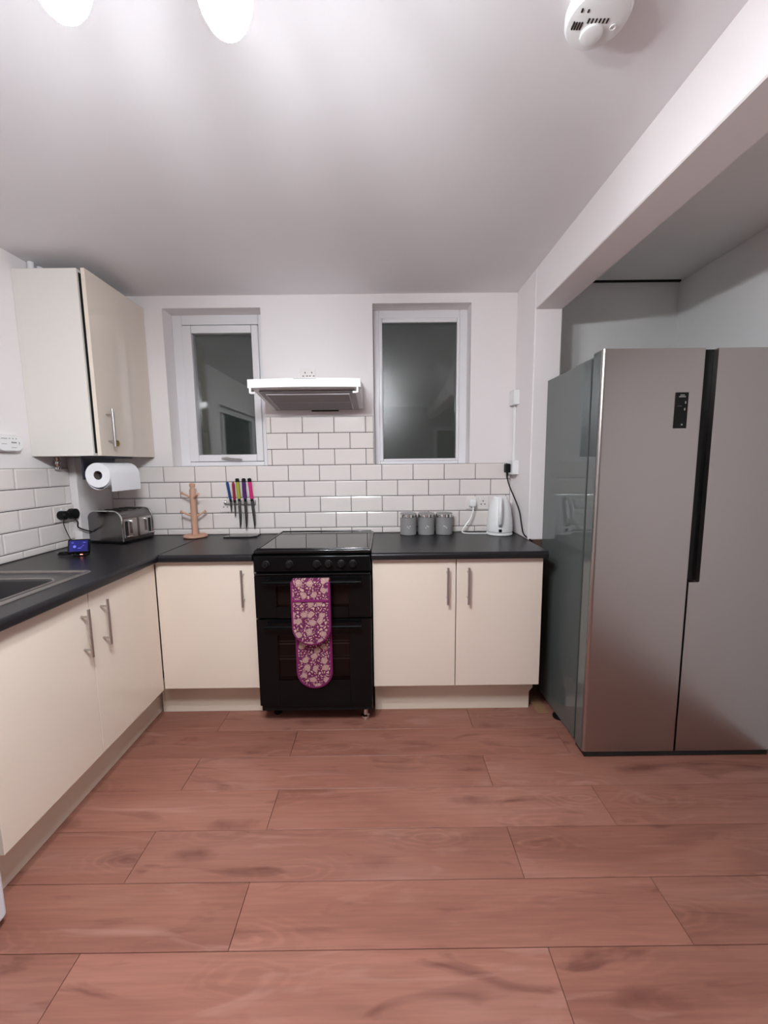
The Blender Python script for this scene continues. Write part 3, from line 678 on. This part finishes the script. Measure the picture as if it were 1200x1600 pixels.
# ------------------------------------------------------------------ worktop objects
# mug tree
mx_, my_ = -1.188, -0.095
mt_ = thing('mug_tree', (mx_, my_, ZT), 'wooden mug tree with short pegs on the corner worktop', 'mug tree')
bm = NB(); lathe(bm, [(.066, ZT + .0005), (.072, ZT + .005), (.071, ZT + .014), (.062, ZT + .019)], (mx_, my_, 0), 30); mk('base', bm, 'beech', mt_)
bm = NB(); lathe(bm, [(.019, ZT + .018), (.0185, ZT + .20), (.018, ZT + .30), (.013, ZT + .312), (.013, ZT + .318), (.017, ZT + .325), (.018, ZT + .340), (.010, ZT + .346)], (mx_, my_, 0), 18); mk('pole', bm, 'beech', mt_)
for dx, dy, z in ((-.078, .01, 1.205), (.058, -.050, 1.200), (-.080, -.01, 1.088), (.062, .035, 1.085)):
    s = Vector((dx, dy, 0)).normalized() * .016
    bm = NB(); tube(bm, [(mx_ + s.x, my_ + s.y, z), (mx_ + dx * .9, my_ + dy * .9, z + .026), (mx_ + dx * .92, my_ + dy * .92, z + .027), (mx_ + dx, my_ + dy, z + .029)], [.0072, .0064, .0100, .0090], 10); mk('peg', bm, 'beech', mt_)
# magnetic rail and knives
rl = thing('knife_rail', (-0.917, -0.02, 1.15), 'clear horizontal knife rail fixed to the tiles', 'knife rail')
mk('bar', box(NB(), -1.018, -0.815, -0.0335, -0.0190, 1.150, 1.176, .003), 'clear', rl)
for x in (-1.010, -0.823):
    bm = NB(); lathe(bm, [(.009, -0.0336), (.009, -0.036), (.006, -0.0375)], (x, 0, 1.165), 12, 'Y'); mk('end_cap', bm, 'chrome', rl)
mk('spine', box(NB(), -1.012, -0.82, -0.0187, -0.0096, 1.156, 1.170), 'grey', rl)
def knife(xt, zt, xh, zh, xb, zb, hw, m_, label, tipm='blackm', big=True):
    k_ = thing('kitchen_knife', (xh, -0.042, zb), label, 'knife', 'knives on the rail')
    top, mid, tip = Vector((xt, -0.042, zt)), Vector((xh, -0.042, zh)), Vector((xb, -0.038, zb))
    d_ = (top - mid).normalized(); s_ = d_.cross(Vector((0, 1, 0))).normalized()
    def ringk(c, w_, t_): return [c + s_ * u * w_ + Vector((0, v * t_, 0)) for u, v in ((1, .5), (.6, 1), (-.6, 1), (-1, .5), (-1, -.5), (-.6, -1), (.6, -1), (1, -.5))]
    L_ = (top - mid).length; b_ = NB()
    loft(b_, [ringk(mid, hw * .75, .006), ringk(mid + d_ * L_ * .1, hw, .0075), ringk(mid + d_ * L_ * .5, hw * .9, .0075), ringk(mid + d_ * L_ * .88, hw * 1.02, .0075), ringk(top, hw * .6, .005)])
    h_ = mk('handle', b_, m_, k_)
    if big:
        b_ = NB(); loft(b_, [ringk(mid + d_ * L_ * .83, hw * 1.06, .0078), ringk(top - d_ * .004, hw * 1.06, .0078), ringk(top + d_ * .002, hw * .65, .005)]); mk('end_cap', b_, tipm, h_)
    b_ = NB(); loft(b_, [ringk(mid + d_ * .001, hw * .85, .0055), ringk(mid - d_ * .016, hw * .75, .004)]); mk('bolster', b_, 'blackm', k_)
    e = (tip - mid).normalized(); q = e.cross(Vector((0, 1, 0))).normalized(); b_ = NB()
    def rb(c, w0, w1, t_): return [c + q * w0, c + Vector((0, t_, 0)) + q * (w0 + w1) / 2, c + q * w1, c - Vector((0, t_, 0)) + q * (w0 + w1) / 2]
    ln = (tip - mid).length; bw = hw * (1.15 if big else .95)
    loft(b_, [rb(mid + e * .012, -bw * .8, bw * .8, .0012), rb(mid + e * ln * .55, -bw * .8, bw * .75, .0011), rb(mid + e * ln * .85, -bw * .8, bw * .2, .0009), rb(tip, -bw * .8, -bw * .65, .0004)])
    mk('blade', b_, 'blade', k_)
knife(-0.988, 1.300, -0.972, 1.185, -0.968, 1.098, .0085, 'blue', 'small knife with blue handle, leftmost on the rail', big=False)
knife(-0.949, 1.296, -0.946, 1.180, -0.944, 1.068, .0085, 'red', 'small knife with dark red handle second on the rail', big=False)
knife(-0.922, 1.318, -0.916, 1.188, -0.912, .992, .0110, 'green', 'long knife with green handle in the middle of the rail')
knife(-0.881, 1.318, -0.877, 1.186, -0.874, .983, .0110, 'purple', 'long knife with purple handle on the rail')
knife(-0.844, 1.318, -0.834, 1.186, -0.818, .990, .0110, 'pink', 'long knife with bright pink handle, rightmost on the rail')
bm = NB(); prism(bm, [(-0.990, -0.150), (-0.822, -0.150), (-0.788, -0.118), (-0.788, -0.040), (-0.975, -0.040)], 'Z', ZT + .0005, ZT + .009)
mk('glass_board', bm, 'slate', label='thin black glossy board lying on the worktop under the knives', cat='board')
# canisters
for i, x in enumerate((0.173, 0.288, 0.402)):
    cy = -0.078
    cn = thing('canister', (x, cy, ZT), ('grey canister with chrome lid band, leftmost of three', 'grey canister with chrome lid band, middle of three', 'grey canister with chrome lid band, nearest the kettle')[i], 'canister', 'grey canisters')
    bm = NB(); lathe(bm, [(.050, ZT + .0005), (.0525, ZT + .004), (.0525, ZT + .112)], (x, cy, 0), 36); mk('body', bm, 'grey', cn)
    l_ = mk('lid', lathe(NB(), [(.0535, ZT + .1125), (.0538, ZT + .114), (.0538, ZT + .131), (.052, ZT + .133)], (x, cy, 0), 36), 'chrome', cn, label='chrome lid band')
    mk('lid_top', lathe(NB(), [(.0518, ZT + .1332), (.0518, ZT + .137), (.048, ZT + .139)], (x, cy, 0), 36), 'grey', l_)
    bm = NB()
    for k in range(3):
        a0 = (-.012, 0, .012)[k]; z0 = ZT + .056 + (0, -.008, .004)[(k + i) % 3]
        lathe(bm, [(.0042, cy - .0512), (.0042, cy - .0536)], (x + a0 * .7, 0, z0), 10, 'Y')
    mk('emblem', bm, 'pale', cn)
# kettle
kx, ky = 0.748, -0.112
kt = thing('kettle', (kx, ky, ZT), 'white plastic jug kettle on the worktop beside the side wall', 'kettle')
mk('power_base', lathe(NB(), [(.076, ZT + .0005), (.081, ZT + .004), (.080, ZT + .014), (.074, ZT + .017)], (kx, ky, 0), 36), 'white', kt)
mk('body', lathe(NB(), [(.074, ZT + .018), (.0795, ZT + .024), (.080, ZT + .05), (.077, ZT + .10), (.070, ZT + .15), (.059, ZT + .195), (.049, ZT + .222), (.044, ZT + .230)], (kx, ky, 0), 40), 'white', kt)
mk('lid', lathe(NB(), [(.0435, ZT + .2302), (.043, ZT + .237), (.034, ZT + .243), (.010, ZT + .246)], (kx, ky, 0), 32), 'white', kt)
kd = Vector((-.25, -.968, 0))
hp = spline([Vector((kx, ky, ZT + h_)) + kd * r_ for r_, h_ in ((.040, .228), (.080, .228), (.106, .196), (.117, .14), (.104, .085), (.074, .068))])
bm = NB(); tube(bm, hp, .0125, 12); mk('handle', bm, 'white', kt)
bm = NB(); prism(bm, [(ky + .045, ZT + .225), (ky + .075, ZT + .232), (ky + .055, ZT + .185)], 'X', kx - .014, kx + .014); mk('spout', bm, 'white', kt)
mk('switch', box(NB(), kx - .026, kx - .008, ky - .0825, ky - .070, ZT + .026, ZT + .044, .002), 'black', kt, label='small black switch')
kpl = mk('plug', box(NB(), 0.570, 0.616, -0.058, -0.0185, 1.118, 1.165, .012, 3), 'white', kt)
pts = spline([(0.594, -0.052, 1.120), (0.592, -0.056, 1.095), (0.575, -0.06, 1.045), (0.535, -0.065, .99), (0.520, -0.075, .962), (0.545, -0.088, .9545), (0.62, -0.10, .9545), (0.672, -0.108, .9555)])
bm = NB(); tube(bm, pts, .0042, 8); mk('cord', bm, 'white', kpl)
# toaster (local frame: x along the end panel, y away from the viewer)
ts = thing('toaster', (-1.613, -0.155, ZT), 'brushed steel four-slot toaster on the corner worktop', 'toaster', rz=math.radians(-13))
hx, hy, hz = .122, .122, .192
def tprof(s=1.0, r=.055):
    o = [(-hx * s, .012), (hx * s, .012)]
    o += [(hx * s - r + r * math.cos(a), hz - r + r * math.sin(a)) for a in [math.pi / 2 * k / 8 for k in range(9)]]
    o += [(-hx * s + r - r * math.sin(a), hz - r + r * math.cos(a)) for a in [math.pi / 2 * k / 8 for k in range(9)]]
    return o
def tp(y, s, dz=0.0): return [(u * s, y, (v - .10) * s + .10 + dz) for u, v in tprof()]
bm = NB(); loft(bm, [tp(-hy + .006, .975), tp(-hy + .010, .995), tp(hy - .010, .995), tp(hy - .006, .975)]); tb = mk('body', bm, 'toaster', ts, local=True)
for yy in (-hy + .008, hy - .008):
    bm = NB(); p0 = [(u * 1.004, yy, (v - .10) * 1.004 + .10) for u, v in tprof()]; tube(bm, p0[1:], .004, 8); mk('chrome_edge', bm, 'chrome', tb, local=True)
mk('base', box(NB(), -hx + .004, hx - .004, -hy + .008, hy - .008, .002, .020, .003), 'blackm', ts, local=True)
for yy in (-.075, -.030, .030, .075): mk('slot', box(NB(), -hx + .045, hx - .045, yy - .011, yy + .011, hz - .0012, hz + .0008), 'slot', tb, local=True)
for s_ in (-1, 1):
    yc = s_ * .056
    pn = mk('control_plate', box(NB(), hx - .003, hx + .002, yc - .048, yc + .048, .030, hz - .048, .002), 'steel', ts, local=True)
    mk('lever_slot', box(NB(), hx + .0018, hx + .0032, yc - .040 if s_ < 0 else yc + .020, yc - .020 if s_ < 0 else yc + .040, .034, .130), 'slot', pn, local=True)
    mk('lever', box(NB(), hx + .0034, hx + .026, yc - .046 if s_ < 0 else yc + .012, yc - .012 if s_ < 0 else yc + .046, .034, .046, .003), 'chrome', pn, local=True)
    mk('button_strip', box(NB(), hx + .0018, hx + .005, yc - .006, yc + .010 , .055, .120, .001), 'toaster', pn, local=True)
    bm = NB(); lathe(bm, [(.010, hx + .002), (.010, hx + .012), (.008, hx + .014)], (0, yc, .128), 14, 'X'); mk('dial', bm, 'chrome', pn, local=True)
# kitchen roll under the wall cabinet
RX, RZ, RR, RY0, RY1 = -1.508, 1.358, .067, -0.475, -0.215
kr = thing('kitchen_roll_holder', (RX, -0.34, 1.33), 'dark plastic holder fixed under the wall cabinet', 'holder')
bm = NB(); box(bm, -1.60, -1.47, RY0 + .02, RY1 - .005, 1.4475, 1.459, .002); box(bm, -1.604, -1.592, RY0 + .02, RY1 + .02, 1.335, 1.459, .002); mk('bracket', bm, 'navy', kr)
bm = NB(); tube(bm, [(RX, RY0 + .03, RZ), (RX, RY1 + .010, RZ)], .010, 10); box(bm, -1.60, RX + .01, RY1 + .006, RY1 + .012, RZ - .012, RZ + .012); mk('spindle', bm, 'navy', kr)
ro = thing('kitchen_roll', (RX, -0.345, RZ - RR), 'white paper kitchen roll hanging under the wall cabinet', 'paper roll')
mk('roll', lathe(NB(), [(.024, RY0 + .002), (RR - .002, RY0), (RR, RY0 + .003), (RR, RY1 - .003), (RR - .002, RY1), (.024, RY1 - .002), (.024, RY0 + .002)], (RX, 0, RZ), 48, 'Y', cap=False), 'paper', ro)
mk('core', lathe(NB(), [(.0235, RY0 + .004), (.0235, RY1 - .004), (.021, RY1 - .004), (.021, RY0 + .004), (.0235, RY0 + .004)], (RX, 0, RZ), 28, 'Y', cap=False), 'card', ro)
out = [(RX + (RR + .0015) * math.cos(a), RZ + (RR + .0015) * math.sin(a)) for a in [math.radians(70 - 7 * k) for k in range(11)]] + [(RX + RR + .0025, RZ - .03), (RX + RR + .004, RZ - .060), (RX + RR + .002, RZ - .088)]
inn = [(u - .0012, v) for u, v in out[::-1]]
mk('loose_sheet', prism(NB(), out + inn, 'Y', RY0 + .002, RY1 - .002), 'paper', ro)
low = [(RX + (RR + .001 + .008 * math.sin(math.pi * k / 14)) * math.cos(math.radians(200 + 9 * k)), RZ + (RR + .001 + .010 * math.sin(math.pi * k / 14)) * math.sin(math.radians(200 + 9 * k))) for k in range(15)]
mk('loose_wrap', prism(NB(), low + [(RX + (u - RX) * .985, RZ + (v - RZ) * .985) for u, v in low[::-1]], 'Y', RY0 + .004, RY1 - .002), 'paper', ro)
# smart energy display
sm = thing('energy_display', (-1.548, -0.600, ZT), 'small black energy display with glowing blue screen on the worktop', 'display', rz=math.radians(14))
T = Matrix.Translation((0, 0, .050)) @ Matrix.Rotation(math.radians(-16), 4, 'X')
cs = mk('case', box(NB(), -.049, .049, -.008, .010, -.036, .036, .006, 3, T), 'black', sm, local=True)
mk('screen', box(NB(), -.041, .041, -.0086, -.0078, -.027, .029, 0, 1, T), 'screen', cs, local=True)
bm = NB(); lathe(bm, [(.007, -.0090), (.007, -.0084)], (-.017, 0, -.002), 14, 'Y')
for x0, x1, z0, z1 in ((-.002, .012, -.012, -.009), (.012, .017, -.006, -.003), (.018, .024, .002, .004), (-.030, -.022, .016, .019), (.020, .032, .017, .019)): box(bm, x0, x1, -.0090, -.0084, z0, z1)
bmesh.ops.transform(bm, matrix=T, verts=bm.verts); mk('screen_symbols', bm, 'screenl', cs, local=True)
bm = NB(); box(bm, -.030, .030, -.012, .040, .0005, .010, .003); box(bm, -.020, .020, .005, .018, .008, .040, .003); mk('stand', bm, 'blackm', sm, local=True)
mk('status_light', box(NB(), .006, .018, -.0165, -.0125, .008, .0115, .001), 'led', sm, local=True)
cp_ = []
for k in range(26):
    a = k * .62; cp_.append((-.075 + .034 * math.cos(a), .028 + .026 * math.sin(a), .005 + .0004 * k))
bm = NB(); tube(bm, spline(cp_, 3), .0022, 6); mk('coiled_cord', bm, 'blackm', sm, local=True)

# ------------------------------------------------------------------ ceiling
sd = thing('smoke_detector', (0.514, -1.590, ZC - .05), 'round white smoke detector on the ceiling', 'smoke detector')
sx, sy = 0.514, -1.590
mk('mount', lathe(NB(), [(.062, ZC - .0005), (.064, ZC - .006), (.064, ZC - .016), (.060, ZC - .017)], (sx, sy, 0), 40), 'white', sd)
sb = mk('case', lathe(NB(), [(.058, ZC - .0172), (.070, ZC - .020), (.071, ZC - .036), (.066, ZC - .046), (.052, ZC - .0505), (.010, ZC - .0515)], (sx, sy, 0), 44), 'white', sd)
mk('sensor_dome', lathe(NB(), [(.025, ZC - .050), (.024, ZC - .0565), (.020, ZC - .0585), (.006, ZC - .0595)], (sx - .004, sy + .021, 0), 28), 'white', sb)
bm = NB()
for i in range(6): box(bm, sx - .026 + i * .0085, sx - .0225 + i * .0085, sy - .012, sy - .002, ZC - .0525, ZC - .0505)
for i in range(4): box(bm, sx - .056 + i * .006, sx - .053 + i * .006, sy - .004, sy + .012, ZC - .0522, ZC - .0480)
for i in range(2): box(bm, sx - .050 + i * .014, sx - .047 + i * .014, sy - .030, sy - .024, ZC - .0522, ZC - .0480)
mk('vents', bm, 'slot', sb)
bm = NB(); tube(bm, [(sx + .038 + .006 * math.cos(a), sy + .006 + .006 * math.sin(a), ZC - .0525) for a in [2 * math.pi * k / 12 for k in range(13)]], .0014, 6); mk('test_button', bm, 'white', sb)

cc = Vector((-0.346, -2.058, 0)); ch = thing('ceiling_light', (cc.x, cc.y, 2.10), 'multi-arm ceiling light with glowing white teardrop glass shades', 'ceiling light')
mk('ceiling_rose', lathe(NB(), [(.055, ZC - .0005), (.055, ZC - .012), (.030, ZC - .028)], (cc.x, cc.y, 0), 28), 'chrome', ch)
mk('stem', lathe(NB(), [(.008, ZC - .03), (.008, 2.33), (.022, 2.325), (.024, 2.30), (.010, 2.285)], (cc.x, cc.y, 0), 16), 'chrome', ch)
for i in range(5):
    a = math.radians(60.6 - 72 * i); e = cc + Vector((math.cos(a), math.sin(a), 0)) * .215
    u = Vector((math.cos(a), math.sin(a), 0))
    bm = NB(); tube(bm, spline([cc + u * .02 + Vector((0, 0, 2.31)), cc + u * .10 + Vector((0, 0, 2.325)), cc + u * .19 + Vector((0, 0, 2.318)), e + Vector((0, 0, 2.285))]), .005, 8)
    ar = mk('arm', bm, 'chrome', ch)
    mk('holder', lathe(NB(), [(.016, 2.290), (.020, 2.282), (.020, 2.262), (.016, 2.258)], e, 16), 'chrome', ar)
    mk('uplight_blocker', lathe(NB(), [(.0205, 2.2575), (.032, 2.246), (.042, 2.218), (.0455, 2.190), (.0452, 2.176)], e, 28), 'white', ar, label='added opaque white cover blocking upward light')  # unseen cover added to keep lamp light off the nearby ceiling
    mk('shade', lathe(NB(), [(.0440, 2.1755), (.0435, 2.165), (.0382, 2.1495)], e, 28), 'shadeu', ch, label='upper glass dimmed to spare the ceiling')  # glow of this ring weakened on purpose so the ceiling gets less light
    mk('shade', lathe(NB(), [(.038, 2.149), (.027, 2.131), (.013, 2.118), (.003, 2.113)], e, 28), 'shade', ch, label='glowing teardrop glass shade')
